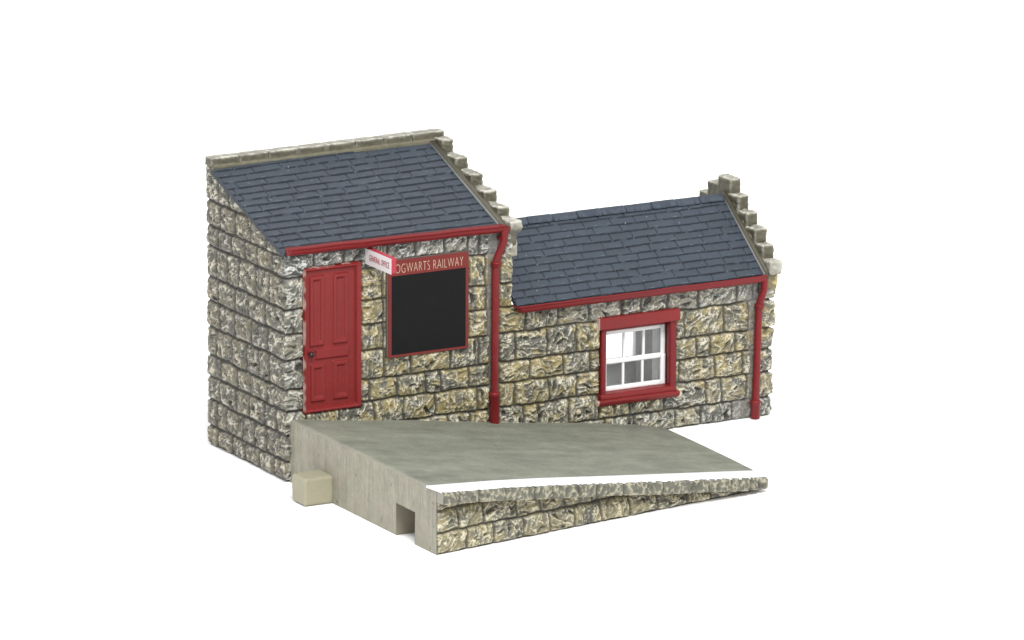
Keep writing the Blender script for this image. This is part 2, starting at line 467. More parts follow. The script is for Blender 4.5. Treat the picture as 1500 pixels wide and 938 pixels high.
cx = (V[:-1, :-1, 0] + V[1:, 1:, 0]) / 2; cz = (V[:-1, :-1, 2] + V[1:, 1:, 2]) / 2; cy = (V[:-1, :-1, 1] + V[1:, 1:, 1]) / 2
keep = ~((cx > WX0) & (cx < WX1) & (cz > WZ0) & (cz < WZ1) & (cy < 1.5))
mb = MB(); mb.add(V.reshape(-1, 3), grid_faces(V.shape[0], NR2, keep), C=C.reshape(-1, 3) * K)
iw = np.array([.86, .86, .84]) / .74
mb.box(45.7, WX0 - .2, .5, 1.8, 0, 26.6, iw); mb.box(WX1 + .2, 99.6, .5, 1.8, 0, 26.6, iw)
mb.box(WX0 - .2, WX1 + .2, .5, 1.8, 0, WZ0 - .2, iw); mb.box(WX0 - .2, WX1 + .2, .5, 1.8, WZ1 + .2, 26.6, iw)
mb.box(98.4, 99.6, 1.8, 27.6, 0, 26.6, iw)                                     # right end wall, inside
BX0, BX1, BZ0, BZ1 = 47., 87.6, 5.9, 25.
mb.box(45.7, BX0, 27.6, 29, 0, 27, iw); mb.box(BX1, 99.6, 27.6, 29, 0, 27, iw)  # back wall; its opening is widened out of view to let light inside
mb.box(80.5, BX1, 27.6, 29, 0, BZ0, iw); mb.box(BX0, BX1, 27.6, 29, BZ1, 27, iw)
mb.build('wall', M['stone'], bld)

# ------------------------------------------------------------------- roofs
def roof_sheet(P, U0, U1, L, pitch, width, seed, name, step=.15, thick=.7, parent=bld):
    """P(u, v) -> points on the rafter plane (u along the eave, v up the slope, 0 at the eave)"""
    nu = int((U1 - U0) / step); nv = int(L / (step * .8))
    u = np.linspace(U0, U1, nu)[:, None] * np.ones((1, nv)); v = np.linspace(0, L, nv)[None, :] * np.ones((nu, 1))
    vw = v + .16 * perlin(u * .12, v * .25, seed) + .06 * perlin(u * .7, v * .6, seed + 1)
    k = np.floor(vw / pitch).astype(int); t = vw / pitch - k
    r = random.Random(seed); ncr = int(L / pitch) + 3
    d = np.full(u.shape, 9.); sid = np.zeros(u.shape); tone = np.zeros(u.shape); lift = np.zeros(u.shape)
    for c in range(-1, ncr):
        off = (c % 2) * width * .5 + r.uniform(-.7, .7)
        js = [U0 - width + off]
        while js[-1] < U1 + width: js.append(js[-1] + width * r.uniform(.8, 1.22))
        js = np.array(js); m = k == c
        if not m.any(): continue
        uu = u[m] + .10 * perlin(v[m] * .9, u[m] * .4 + c, seed + 3) - .10 * (t[m] - .5)
        ix = np.searchsorted(js, uu) - 1; ix = np.clip(ix, 0, len(js) - 2)
        d[m] = np.minimum(uu - js[ix], js[ix + 1] - uu)
        q = np.array([r.random() for _ in js]); tone[m] = q[ix]
        q2 = np.array([r.random() for _ in js]); lift[m] = q2[ix]
    gj = (1 - sst(.02, .11, d)) * sst(.02, .1, t) * (.35 + .65 * (lift > .18))
    # butt edge of each course: the slate stands proud of the one below it
    h = .24 * (1 - t) * (.8 + .4 * lift) + .05 * (tone - .5)
    gb = (1 - sst(.03, .13, t)) + sst(.93, .985, t)
    gb = np.clip(gb, 0, 1)
    broken = sst(-.65, -.35, perlin(u * .5, v * 1.3, seed + 6))
    h = h - .34 * gj - .40 * (1 - sst(0, .07, t)) * broken + .025 * fbm(u * 1.2, v * 1.2, 2, seed + 5)
    base = lin((69, 77, 87)) * (1 + .10 * (tone - .5))[..., None] * (1 + .10 * fbm(u * .35, v * .5, 3, seed + 7))[..., None]
    C = base
    dk = np.clip(.75 * gj + .8 * gb * broken, 0, 1)[..., None]  # dark joint wash, plus shade painted in along each course step
    C = C * (1 - dk) + lin((17, 20, 25)) * dk
    wear = (sst(.11, .17, t) * (1 - sst(.17, .30, t)) * sst(.25, .6, perlin(u * .6, v * .9, seed + 8)))[..., None]
    C = C * (1 - .22 * wear) + lin((150, 158, 168)) * .22 * wear
    # chipped corners where an upright joint meets a butt edge
    chip = ((1 - sst(.08, .20, d)) * (1 - sst(.0, .2, t)) * (lift > .55))[..., None]
    C = C * (1 - .35 * chip) + lin((140, 146, 150)) * .35 * chip
    # stray dust specks
    dn = perlin(u * 2.2, v * 2.2, seed + 9); sp = sst(.86, .93, dn)[..., None]
    C = C * (1 - .6 * sp) + lin((215, 220, 222)) * .6 * sp
    B, Nn = P(u, v)
    V = B + Nn * h[..., None]
    mb = MB(); mb.add(V.reshape(-1, 3), grid_faces(nu, nv), C=C.reshape(-1, 3))
    Bt = B - Nn * thick                                      # edges and underside
    dark = lin((60, 66, 76))
    for top, bot in ((V[0], Bt[0]), (V[-1], Bt[-1]), (V[:, 0], Bt[:, 0]), (V[:, -1], Bt[:, -1])):
        n = len(top); mb.add(np.vstack([top, bot]), [(i, i + 1, n + i + 1, n + i) for i in range(n - 1)], C=dark)
    mb.add([Bt[0, 0], Bt[-1, 0], Bt[-1, -1], Bt[0, -1]], [(0, 1, 2, 3)], C=dark)
    return mb.build(name, M['slate'], parent)

def PT(u, v):
    y = -.7 + v * .934
    z = roof_tall(u, y) + .40
    n = np.stack([0 * u, -.37 + 0 * u, .929 + 0 * u], -1)
    return np.stack([u, y, z], -1), n
roof1 = roof_sheet(PT, -.75, 42.75, 30.2, 2.1, 5.2, 50, 'roof')
RY, RZ = 13.9, 38.85
def PL(u, v):
    L = math.hypot(RY + 1.4, RZ - 27.0); w = v / L
    y = -1.4 + w * (RY + 1.4); z = 27.0 + w * (RZ - 27.0)
    n = np.array([0, -(RZ - 27.0), RY + 1.4]); n = n / np.linalg.norm(n)
    return np.stack([u, y, z], -1), np.broadcast_to(n, u.shape + (3,))
roof2 = roof_sheet(PL, 45.75, 97.55, math.hypot(RY + 1.4, RZ - 27.0) - .1, 1.72, 4.75, 71, 'roof')
def PB(u, v):
    w = v / 20.; y = 29.6 - w * (29.6 - RY); z = 26.4 + w * (RZ - 26.4)
    n = np.array([0, RZ - 26.4, 29.6 - RY]); n = n / np.linalg.norm(n)
    return np.stack([144.05 - u, y, z], -1), np.broadcast_to(n, u.shape + (3,))
mbk = roof_sheet(PB, 45.75, 98.3, 20., 1.9, 4.75, 83, 'back_slope', step=.3, parent=roof2)
# ridge capping of the low wing
mb = MB(); xs = [45.8, 51.2, 56.0, 61.2, 66.4, 71.5, 76.6, 82.1, 87.3, 92.4, 97.5]
for i, (a, b) in enumerate(zip(xs[:-1], xs[1:])):
    zz = RZ + .30 + rng.uniform(-.06, .06)
    V, Q, N, e, nz = rounded_box(0, b - a - .05, -.8, .8, -.25, .25, r=.14, step=.3, rough=.04, seed=i)
    Vf = V.copy(); Vf[:, 0] += a; yy = V[:, 1]
    Vf[:, 1] = RY + yy * 1.6 - .1; Vf[:, 2] = zz + V[:, 2] - np.abs(yy) ** 1.5 * 1.15
    cc = lin((66, 74, 85)) * (1 + .12 * nz)[:, None]; k = (e * .35 * (nz > 0))[:, None]
    mb.add(Vf, Q, C=cc * (1 - k) + lin((92, 101, 112)) * k)
mb.build('ridge_tiles', M['slate'], roof2)

# ------------------------------------------- dressed copings and crow steps
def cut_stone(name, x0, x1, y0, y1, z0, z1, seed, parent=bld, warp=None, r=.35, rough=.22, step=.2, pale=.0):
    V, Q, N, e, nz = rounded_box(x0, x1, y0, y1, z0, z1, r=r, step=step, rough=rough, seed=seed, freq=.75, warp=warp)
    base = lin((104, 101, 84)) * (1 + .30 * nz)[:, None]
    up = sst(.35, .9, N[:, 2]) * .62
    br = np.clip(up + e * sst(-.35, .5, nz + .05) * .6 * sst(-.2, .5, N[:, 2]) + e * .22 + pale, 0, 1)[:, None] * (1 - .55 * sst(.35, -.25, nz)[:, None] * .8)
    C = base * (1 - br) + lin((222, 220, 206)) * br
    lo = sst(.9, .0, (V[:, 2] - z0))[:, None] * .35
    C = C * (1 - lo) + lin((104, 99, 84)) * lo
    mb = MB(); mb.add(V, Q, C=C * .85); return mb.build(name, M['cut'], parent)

# gable wall of the tall part (right side), carrying six steps
mb = MB()
g = lin((134, 131, 114), .85)
mb.prism_x([(-.3, 38), (27.2, 38), (27.2, roof_tall(44, 27.2) - .3), (-.3, roof_tall(44, 0) - .3)], 43.95, 46.2, g)
gw = mb.build('gable_wall', M['cut'], bld)
# the lead-grey fillet between slates and gable
mb = MB(); mb.prism_x([(-1.0, roof_tall(43.6, -1) + .3), (27, roof_tall(43.6, 27) + .3), (27, roof_tall(43.6, 27) + .82), (-1.0, roof_tall(43.6, -1) + .82)], 42.7, 43.0, lin((146, 148, 146), .85))
mb.prism_x([(-.6, roof_tall(43.6, -.6) - 1), (27, roof_tall(43.6, 27) - 1), (27, roof_tall(43.6, 27) + 1.0), (-.6, roof_tall(43.6, -.6) + 1.0)], 43.0, 44.3, lin((104, 101, 86), .85))
mb.build('roof_flashing', M['cut'], bld)
tall_steps = [(23.4, 53.0), (18.0, 50.7), (12.5, 48.75), (7.4, 46.6), (2.6, 44.6)]
for i, (y, z) in enumerate(tall_steps):
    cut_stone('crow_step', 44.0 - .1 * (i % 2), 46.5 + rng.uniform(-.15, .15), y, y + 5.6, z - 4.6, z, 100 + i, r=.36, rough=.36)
def kneel(W):
    z = W[:, 2]; f = sst(39.3, 41.6, z); front_ = sst(2.5, -.5, W[:, 1])
    W = W.copy(); W[:, 1] += front_ * (1.75 * (1 - f) + .5 * np.exp(-((z - 39.6) / .8) ** 2))
    return W
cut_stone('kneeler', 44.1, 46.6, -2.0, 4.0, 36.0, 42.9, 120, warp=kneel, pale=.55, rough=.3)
# wall-top coping at the back of the tall part
bx = [-.35, 5.2, 11.0, 16.9, 22.5, 28.2, 33.9, 39.6, 46.0]
mb = MB()
V, Q, N, e, nz = rounded_box(-.1, 45.6, 28.0, 30.6, 49.4, 51.9, r=.25, step=.4, rough=.12, seed=139, warp=lambda W: np.column_stack([W[:, 0], W[:, 1] - 2.0 * W[:, 0] / 44, W[:, 2] + .9 * W[:, 0] / 44]))
mb.add(V, Q, C=lin((124, 120, 100), .85) * (1 + .2 * nz)[:, None]); mb.build('coping_bed', M['cut'], bld)
for i, (a, b) in enumerate(zip(bx[:-1], bx[1:])):
    zt = 53.0 + .9 * ((a + b) / 2) / 44
    def wp(W, a=a, b=b):
        W = W.copy(); W[:, 2] += .9 * (W[:, 0] - (a + b) / 2) / 44; W[:, 1] -= 2.0 * W[:, 0] / 44; return W
    cut_stone('coping_stone', a + .01, b - .01, 28.4, 30.9, zt - 1.45, zt + .12, 140 + i, warp=wp, rough=.16, r=.22)
# low gable
mb = MB(); mb.prism_x([(-.6, 25), (28.8, 25), (28.8, 27.6), (14.3, 40.6), (-.6, 28.6)], 98.45, 100.3, lin((140, 136, 118), .85)); mb.build('gable_wall', M['cut'], bld)
mb = MB()
sl = (RZ - 27.0) / (RY + 1.4)
mb.prism_x([(-1.5, 26.9), (RY, RZ), (RY, RZ + .42), (-1.5, 27.35)], 97.5, 97.76, lin((148, 148, 147), .85))
mb.prism_x([(-1.4, 26.2), (RY, RZ - 1), (RY, RZ + .95), (-1.4, 28.0)], 97.75, 98.6, lin((102, 98, 83), .85)); mb.build('roof_flashing', M['cut'], bld)
low_steps = [(9.4, 39.6), (6.4, 37.0), (3.3, 34.6), (.6, 32.1)]
for i, (y, z) in enumerate(low_steps):
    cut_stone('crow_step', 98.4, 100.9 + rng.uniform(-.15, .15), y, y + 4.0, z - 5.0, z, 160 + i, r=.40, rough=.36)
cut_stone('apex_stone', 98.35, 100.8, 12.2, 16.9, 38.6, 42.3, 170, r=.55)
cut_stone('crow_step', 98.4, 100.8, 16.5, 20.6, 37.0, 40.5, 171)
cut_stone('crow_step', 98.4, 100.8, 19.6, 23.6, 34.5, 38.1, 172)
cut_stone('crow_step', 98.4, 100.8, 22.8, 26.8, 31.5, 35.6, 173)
cut_stone('kneeler', 98.5, 101.2, -2.0, 3.2, 26.9, 29.5, 174, pale=.75, r=.4)
V, Q, N, e, nz = rounded_box(98.6, 100.9, -.95, 2.4, 23.9, 26.95, r=.6, step=.2, rough=.3, seed=175, freq=.7)
mb = MB(); k = sst(.0, .5, nz)[:, None]; mb.add(V, Q, C=(lin((140, 130, 100)) * (1 - k) + lin((214, 196, 140)) * k) * .85); mb.build('corner_stone', M['cut'], bld)

# ------------------------------------------------------ gutters and pipes
def gutter(name, x0, x1, y, z, dz, seed, mitre):
    """half-round eaves gutter with a rolled lip, running along x"""
    prof = [(.95, .62), (.95, .30)]
    for a in np.linspace(-.12, math.pi + .05, 13): prof.append((.86 * math.cos(a), -.86 * math.sin(a) + .10))
    prof += [(-.90, .34), (-1.02, .44), (-1.05, .58), (-.96, .70), (-.82, .70), (-.70, .60), (-.62, .40), (0, .30), (.6, .40)]
    prof = np.array(prof); n = len(prof); m = int((x1 - x0) / .6)
    xs = np.linspace(x0, x1, m); V = np.zeros((m, n, 3))
    w = .07 * perlin(xs * .16, xs * 0 + seed, seed)
    V[..., 0] = xs[:, None]; V[..., 1] = y + prof[None, :, 0]
    V[..., 2] = z + dz * np.linspace(0, 1, m)[:, None] + prof[None, :, 1] + w[:, None]
    V[..., 1] += .05 * perlin(xs * .3, xs * 0 + seed + .5, seed + 2)[:, None]
    if mitre: V[0, :, 0] += .7 * (-prof[:, 1] + .4) - .3
    Q = [(i * n + k, i * n + (k + 1) % n, (i + 1) * n + (k + 1) % n, (i + 1) * n + k) for i in range(m - 1) for k in range(n)]
    Vv = V.reshape(-1, 3); c0 = V[0].mean(0); c1 = V[-1].mean(0); a = len(Vv)
    T = [(a, (k + 1) % n, k) for k in range(n)] + [(a + 1, (m - 1) * n + k, (m - 1) * n + (k + 1) % n) for k in range(n)]
    mb = MB(); mb.add(np.vstack([Vv, c0, c1]), Q, T); return mb.build(name, M['red'], bld, colors=False)
gutter('gutter', -.5, 42.9, -1.5, 42.1, -.3, 3, False)
gutter('gutter', 45.6, 97.4, -1.75, 26.55, .05, 4, True)
def downpipe(pts, r, shoes, base, seed):
    mb = MB(); V, Q, T = tube(pts, r, 18, wob=.06, seed=seed); mb.add(V, Q, T)
    dp = mb.build('downpipe', M['red'], bld, colors=False)
    for (x, y, z) in shoes:
        rr = r * 1.28
        V, Q = lathe_z(x, y, [(r * .9, z - .62), (rr * .96, z - .6), (rr, z - .5), (rr * 1.0, z - .1), (rr * 1.10, z + 0.), (rr * 1.12, z + .22), (rr * 1.0, z + .36), (r * .9, z + .45)])
        mb = MB(); mb.add(V, Q); mb.build('pipe_collar', M['red'], dp, colors=False)
    x, y, z0, z1 = base; rr = r * 1.28
    V, Q = lathe_z(x, y, [(0, z0), (rr * .94, z0), (rr, z0 + .15), (rr, z1 - .5), (rr * 1.16, z1 - .35), (rr * 1.18, z1 + .05), (rr * 1.05, z1 + .3), (r * .9, z1 + .4)])
    mb = MB(); mb.add(V, Q); mb.build('pipe_socket', M['red'], dp, colors=False)
    return dp
downpipe([(42.6, -1.5, 42.3), (43.0, -1.75, 41.0), (42.9, -1.7, 39.4), (41.75, -1.15, 36.2), (41.55, -1.0, 34.6), (41.45, -1.0, 5.0)], .68, [(41.65, -1.05, 35.3)], (41.45, -1.0, 5.6, 11.3), 1)
downpipe([(96.8, -1.7, 26.8), (97.4, -1.9, 26.3), (97.5, -1.75, 24.6), (96.9, -1.2, 22.0), (96.75, -1.05, 20.6), (96.3, -1.0, .3)], .68, [(96.85, -1.12, 21.3)], (96.32, -1.0, .05, 3.2), 2)
# the hopper end where the upper gutter turns down
V, Q, N, e, nz = rounded_box(43.0, 44.3, -2.1, -.5, 39.4, 41.9, r=.4, step=.25, rough=.1, seed=9,
                             warp=lambda W: np.column_stack([W[:, 0] - .75 * (41.9 - W[:, 2]) * .55, W[:, 1] + .1 * (41.9 - W[:, 2]), W[:, 2]]))
mb = MB(); mb.add(V, Q); mb.build('gutter_outlet', M['red'], bld, colors=False)

# ---------------------------------------------------------------- the door
def relief_panel(name, x0, x1, z0, z1, step, hf, parent, mat_, y0=0., keepf=None, back=.4, cf=None):
    nx = int((x1 - x0) / step) + 1; nz = int((z1 - z0) / step) + 1
    x = np.linspace(x0, x1, nx)[:, None] * np.ones((1, nz)); z = np.linspace(z0, z1, nz)[None, :] * np.ones((nx, 1))
    h = hf(x, z); V = np.stack([x, y0 - h, z], -1)
    keep = None
    if keepf is not None:
        keep = keepf((x[:-1, :-1] + x[1:, 1:]) / 2, (z[:-1, :-1] + z[1:, 1:]) / 2)
    Cp = np.broadcast_to(REDC, V.shape) if cf is None else cf(x, z)
    mb = MB(); mb.add(V.reshape(-1, 3), grid_faces(nx, nz, keep), C=Cp.reshape(-1, 3))
    for line in (V[0], V[-1], V[:, 0], V[:, -1]):
        n = len(line); b = line.copy(); b[:, 1] = y0 + back
        mb.add(np.vstack([line, b]), [(i, i + 1, n + i + 1, n + i) for i in range(n - 1)], C=REDC)
    return mb.build(name, mat_, parent)
def rect(x, z, x0, x1, z0, z1, s):
    return np.clip(np.minimum(np.minimum(x - x0, x1 - x), np.minimum(z - z0, z1 - z)) / s, 0, 1)
def door_h(x, z):
    h = .0 * x
    for a, b, c, d in ((4.6, 7.6, 24.0, 36.9), (9.25, 12.35, 24.0, 36.9), (4.75, 7.75, 13.9, 20.9), (9.3, 12.4, 13.9, 21.0)):
        k = rect(x, z, a, b, c, d, .22); h = h + .42 * sst(0, 1, k)
        k = rect(x, z, a + .62, b - .62, c + .75, d - .75, .3); h = h - .38 * sst(0, 1, k)
    k = rect(x, z, 5.75, 12.45, 21.55, 23.6, .2); h = h + .40 * sst(0, 1, k)
    return h + .015 * fbm(x * .7, z * .7, 2, 77)
door = relief_panel('door', 4.0, 14.0, 12.5, 37.9, .09, door_h, bld, M['redp'], y0=.15)
def frame_h(x, z):
    wav = .05 * perlin(x * .5, z * .35, 88)
    k = np.minimum(np.minimum(x - 3.35, 14.95 - x), np.minimum(z - 11.9, 38.55 - z)) + wav
    inn = rect(x, z, 4.25, 13.75, 12.85, 37.6, 1) > 0
    a = sst(.0, .35, k)
    q = np.minimum(np.minimum(x - 4.15, 13.6 - x), np.minimum(z - 12.95, 37.55 - z))
    b = 1 - sst(-.5, .12, q)
    return .15 + .62 * a * b - .25 * (1 - b)
def frame_c(x, z):
    k = np.minimum(np.minimum(x - 3.35, 30 - x), np.minimum(z - 11.9 + 5, 38.55 - z))
    w = (1 - sst(.10, .30, k + .18 * perlin(x * .9, z * .7, 91))) * sst(-.25, .15, perlin(x * .5, z * .35, 92) + .1)
    w = w[..., None] * .55
    return REDC * (1 - w) + CHIP * w
relief_panel('door_frame', 3.35, 14.95, 11.9, 38.55, .09, frame_h, door, M['redp'], y0=.2, cf=frame_c,
             keepf=lambda x, z: ~((x > 4.3) & (x < 13.45) & (z > 13.1) & (z < 37.4)))
V, Q = [], []
an = np.linspace(0, math.pi, 12); prof = [(0.52 * math.sin(a), -.52 * math.cos(a)) for a in an]
n = 20
for r_, h_ in prof: V += [(4.72 + r_ * math.cos(t), -.62 + h_ * .85, 22.75 + r_ * math.sin(t)) for t in np.linspace(0, 2 * math.pi, n, endpoint=False)]
for r_, h_ in ((.22, 0), (.22, .6)): pass
Q = [(i * n + k, i * n + (k + 1) % n, (i + 1) * n + (k + 1) % n, (i + 1) * n + k) for i in range(len(prof) - 1) for k in range(n)]
mb = MB(); mb.add(V, Q); V2, Q2, T2 = tube([(4.72, -.4, 22.75), (4.72, .2, 22.75)], .22, 10); mb.add(V2, Q2, T2)
mb.build('door_knob', M['knob'], door, colors=False)

# -------------------------------------------------------------- the window
def bevel_box(mb, x0, x1, y0, y1, z0, z1, r=.12, rough=.03, seed=0, step=.35, warp=None, chip=None):
    V, Q, N, e, nz = rounded_box(x0, x1, y0, y1, z0, z1, r=r, step=step, rough=rough, seed=seed, freq=.5, warp=warp)
    k = np.zeros(len(V)) if chip is None else (1 - sst(chip - .12, chip + .12, V[:, 0] + .15 * nz))
    mb.add(V, Q, C=REDC * (1 - k[:, None]) + CHIP * k[:, None])
mb = MB()
bevel_box(mb, 63.75, 64.75, -.75, 1.9, 6.9, 20.6, seed=1)
bevel_box(mb, 78.15, 79.5, -.75, .55, 6.9, 20.6, seed=2); bevel_box(mb, 78.45, 79.3, .4, 2.0, 6.9, 20.6, seed=3)
bevel_box(mb, 64.6, 78.6, .3, 1.9, 19.75, 20.6, seed=4)
win = mb.build('window', M['red'], bld, colors=False)
mb = MB(); bevel_box(mb, 62.95, 80.0, -1.25, .3, 20.45, 22.7, r=.15, rough=.05, seed=5, step=.2, chip=63.05); mb.build('lintel', M['redp'], win)
mb = MB()
bevel_box(mb, 62.75, 80.0, -1.45, .4, 6.15, 7.35, r=.2, rough=.06, seed=6, step=.2, chip=62.95,
          warp=lambda W: np.column_stack([W[:, 0], W[:, 1] + .35 * sst(6.9, 6.2, W[:, 2]) * (W[:, 1] < -.5), W[:, 2]]))
bevel_box(mb, 63.6, 79.5, -1.0, 2.0, 7.2, 8.35, r=.3, rough=.05, seed=7, step=.3,
          warp=lambda W: np.column_stack([W[:, 0], W[:, 1], W[:, 2] + .12 * np.clip(W[:, 1], -1, 1)]))
mb.build('sill', M['redp'], win)
def sash(x0, x1, z0, z1, y, rails, bars, bw):
    mb = MB(); t, b, sl_, sr = rails
    bevel_box(mb, x0, x0 + sl_, y, y + .7, z0, z1, r=.08, rough=.02, seed=11); bevel_box(mb, x1 - sr, x1, y, y + .7, z0, z1, r=.08, rough=.02, seed=12)
    bevel_box(mb, x0 + sl_ - .05, x1 - sr + .05, y + .03, y + .68, z1 - t, z1 - .02, r=.08, rough=.02, seed=13)
    bevel_box(mb, x0 + sl_ - .05, x1 - sr + .05, y + .03, y + .68, z0 + .02, z0 + b, r=.08, rough=.02, seed=14)
    for bx_ in bars: bevel_box(mb, bx_ - bw / 2, bx_ + bw / 2, y + .12, y + .6, z0 + .1, z1 - .1, r=.08, rough=.015, seed=15)
    o = mb.build('sash', M['white'], win, colors=False); return o
sash(65.2, 78.3, 13.35, 19.55, 1.25, (.75, .85, .55, .85), (69.75, 73.85), .48)
sash(65.2, 78.1, 8.3, 14.1, .75, (.7, .95, .5, .95), (69.3, 73.35), .48)
mb = MB(); mb.box(65.6, 77.7, 1.55, 1.63, 13.6, 19.2); mb.box(65.6, 77.5, 1.05, 1.13, 9.0, 13.6); mb.build('pane', M['glass'], win, colors=False, smooth=False)
# pale lining boards of the opening, seen through the glass
mb = MB(); bevel_box(mb, 77.3, 78.5, 2.1, 4.2, 7.9, 20.4, seed=21); bevel_box(mb, 64.4, 78.5, 2.05, 4.2, 7.5, 8.5, seed=22)
bevel_box(mb, 64.4, 65.1, 2.1, 3.2, 7.9, 20.4, seed=23)
mb.build('inner_lining', M['white'], win, colors=False)

# ==================================================== NOTICE BOARD AND SIGN
def text_mesh(body, width, height, depth=.05, off=-.03):
    cu = bpy.data.curves.new('lettering', 'FONT'); cu.body = body; cu.extrude = .02; cu.space_character = 1.1; cu.resolution_u = 4; cu.offset = off
    o = bpy.data.objects.new('lettering', cu); col.objects.link(o)
    dg = bpy.context.evaluated_depsgraph_get(); dg.update()
    me = bpy.data.meshes.new_from_object(o.evaluated_get(dg))
    V = np.array([v.co[:] for v in me.vertices]); F = [tuple(p.vertices) for p in me.polygons]
    bpy.data.objects.remove(o); bpy.data.curves.remove(cu); bpy.data.meshes.remove(me)
    lo = V.min(0); hi = V.max(0)
    V[:, 0] = (V[:, 0] - lo[0]) / (hi[0] - lo[0]) * width; V[:, 1] = (V[:, 1] - lo[1]) / (hi[1] - lo[1]) * height
    V[:, 2] = (V[:, 2] - lo[2]) / (hi[2] - lo[2]) * depth
    return V, F
def text_obj(name, V, F, mat_, parent):
    me = bpy.data.meshes.new(name); me.from_pydata([tuple(v * S) for v in V], [], F); me.update(); me.materials.append(mat_)
    o = bpy.data.objects.new(name, me); col.objects.link(o); o.parent = parent; return o

nb = thing('notice_board', 'black notice board with maroon lettered header on the stone wall beside the door', 'notice board')
BY = -1.0
mb = MB(); bevel_box(mb, 19.75, 36.15, BY + .1, .4, 20.35, 38.2, r=.06, rough=0, seed=31, step=.6); bd = mb.build('backing', M['edge'], nb, colors=False)
mb = MB(); mb.box(19.85, 36.05, BY, BY + .2, 35.25, 38.12); mb.build('header', M['maroon'], nb, colors=False, smooth=False)
mb = MB()
mb.box(19.85, 20.5, BY - .03, BY + .2, 20.45, 35.25); mb.box(35.5, 36.05, BY - .03, BY + .2, 20.45, 35.25); mb.box(20.5, 35.5, BY - .03, BY + .2, 20.45, 20.85)
mb.build('frame', M['maroon'], nb, colors=False, smooth=False)
mb = MB(); mb.box(20.5, 35.5, BY + .03, BY + .2, 20.85, 35.25); mb.build('panel', M['black'], nb, colors=False, smooth=False)
V, F = text_mesh('HOGWARTS RAILWAY', 14.65, 1.62)
W = np.column_stack([20.3 + V[:, 0], BY - V[:, 2], 35.72 + V[:, 1]])
text_obj('lettering', W, F, M['cream'], nb)

hs = thing('hanging_sign', 'small white sign with red edges projecting from the wall above the door', 'sign', (15.7, 0, 39.4))
mb = MB(); SX0, SX1 = 15.72 - 15.7, 16.75 - 15.7
bevel_box(mb, SX0 + .06, SX1, -9.9, .3, -1.5, 1.5, r=.1, rough=.02, seed=41, step=.4); mb.build('board', M['signred'], hs, colors=False)
mb = MB(); mb.box(SX0 - .02, SX0 + .3, -9.75, .2, -1.44, 1.36); mb.build('face', M['signwhite'], hs, colors=False, smooth=False)
V, F = text_mesh('GENERAL OFFICE', 7.4, 1.05, off=-.01)
W = np.column_stack([SX0 - .02 - V[:, 2], -1.75 - V[:, 0], -.5 + V[:, 1]])
text_obj('lettering', W, F, M['letterred'], hs)

# ================================================================ PLATFORM
plat = thing('platform_ramp', 'grey concrete model platform ramp with white edge line sloping down to the right', 'platform')
PX0, PX1 = .5, 73.8
xb = np.array([0, 1, 10.9, 24.7, 44.2, 60.5, 72.9, 77]); zb = np.array([11.5, 11.4, 10.0, 8.3, 5.5, 3.4, 1.5, .5])
xf = np.array([0, .6, 13.7, 23.9, 39.1, 71.2, 77]); zf = np.array([11.5, 11.45, 10.2, 9.0, 6.95, 2.75, 2.0])
def xr(t): return 77.3 - 5.7 * t                         # slanting right end
def fy(x): return -54.6 + (x - .7) * .146                          # front wall line
def coords(a, t):
    """a 0..1 along the platform, t 0 at the station wall .. 1 at the front line"""
    x = PX0 + a * (xr(t) - PX0)
    y = -.15 + t * (fy(x) + .15)
    z = np.interp(x, xb, zb) * (1 - t) + np.interp(x, xf, zf) * t
    return x, y, z
na, nt_ = 300, 220
a = np.linspace(0, 1, na)[:, None] * np.ones((1, nt_)); t = np.linspace(0, 1, nt_)[None, :] * np.ones((na, 1))
x, y, z = coords(a, t)
z = z + .05 * fbm(x * .12, y * .2, 3, 200) + .02 * perlin(x * 1.1, y * 1.1, 203) - .25 * (1 - sst(0, .010, a))
rimz = z.copy()
lng = .55 * fbm(x * .05 + 3, y * .20, 4, 205) + .6 * fbm(x * .13, y * .17, 4, 206); blot = .7 * fbm(x * .3, y * .4, 3, 209) + .6 * fbm(x * 1.3, y * 1.6, 2, 210)
Ct = lin((147, 150, 135)) * (1 + .40 * lng + .22 * blot)[..., None]
gr = sst(.05, .5, fbm(x * .08, y * .15, 3, 213))[..., None]
Ct = Ct * (1 - .35 * gr) + lin((118, 123, 112)) * .35 * gr
pit = sst(.78, .9, perlin(x * 1.0, y * 1.6, 216))[..., None]
Ct = Ct * (1 - .45 * pit) + lin((98, 96, 82)) * .45 * pit
lt = sst(.80, .92, perlin(x * .8, y * 2.0, 219))[..., None]
Ct = Ct * (1 - .4 * lt) + lin((205, 205, 190)) * .4 * lt
wall_dirt = (1 - sst(.0, .03, t))[..., None] * .35
Ct = Ct * (1 - wall_dirt) + lin((178, 176, 160)) * wall_dirt
le = ((1 - sst(.0, .012, a)) * .5)[..., None]
Ct = Ct * (1 - le) + lin((190, 186, 172)) * le
mb = MB(); mb.add(np.stack([x, y, z], -1).reshape(-1, 3), grid_faces(na, nt_)[:, ::-1], C=Ct.reshape(-1, 3) * .82)
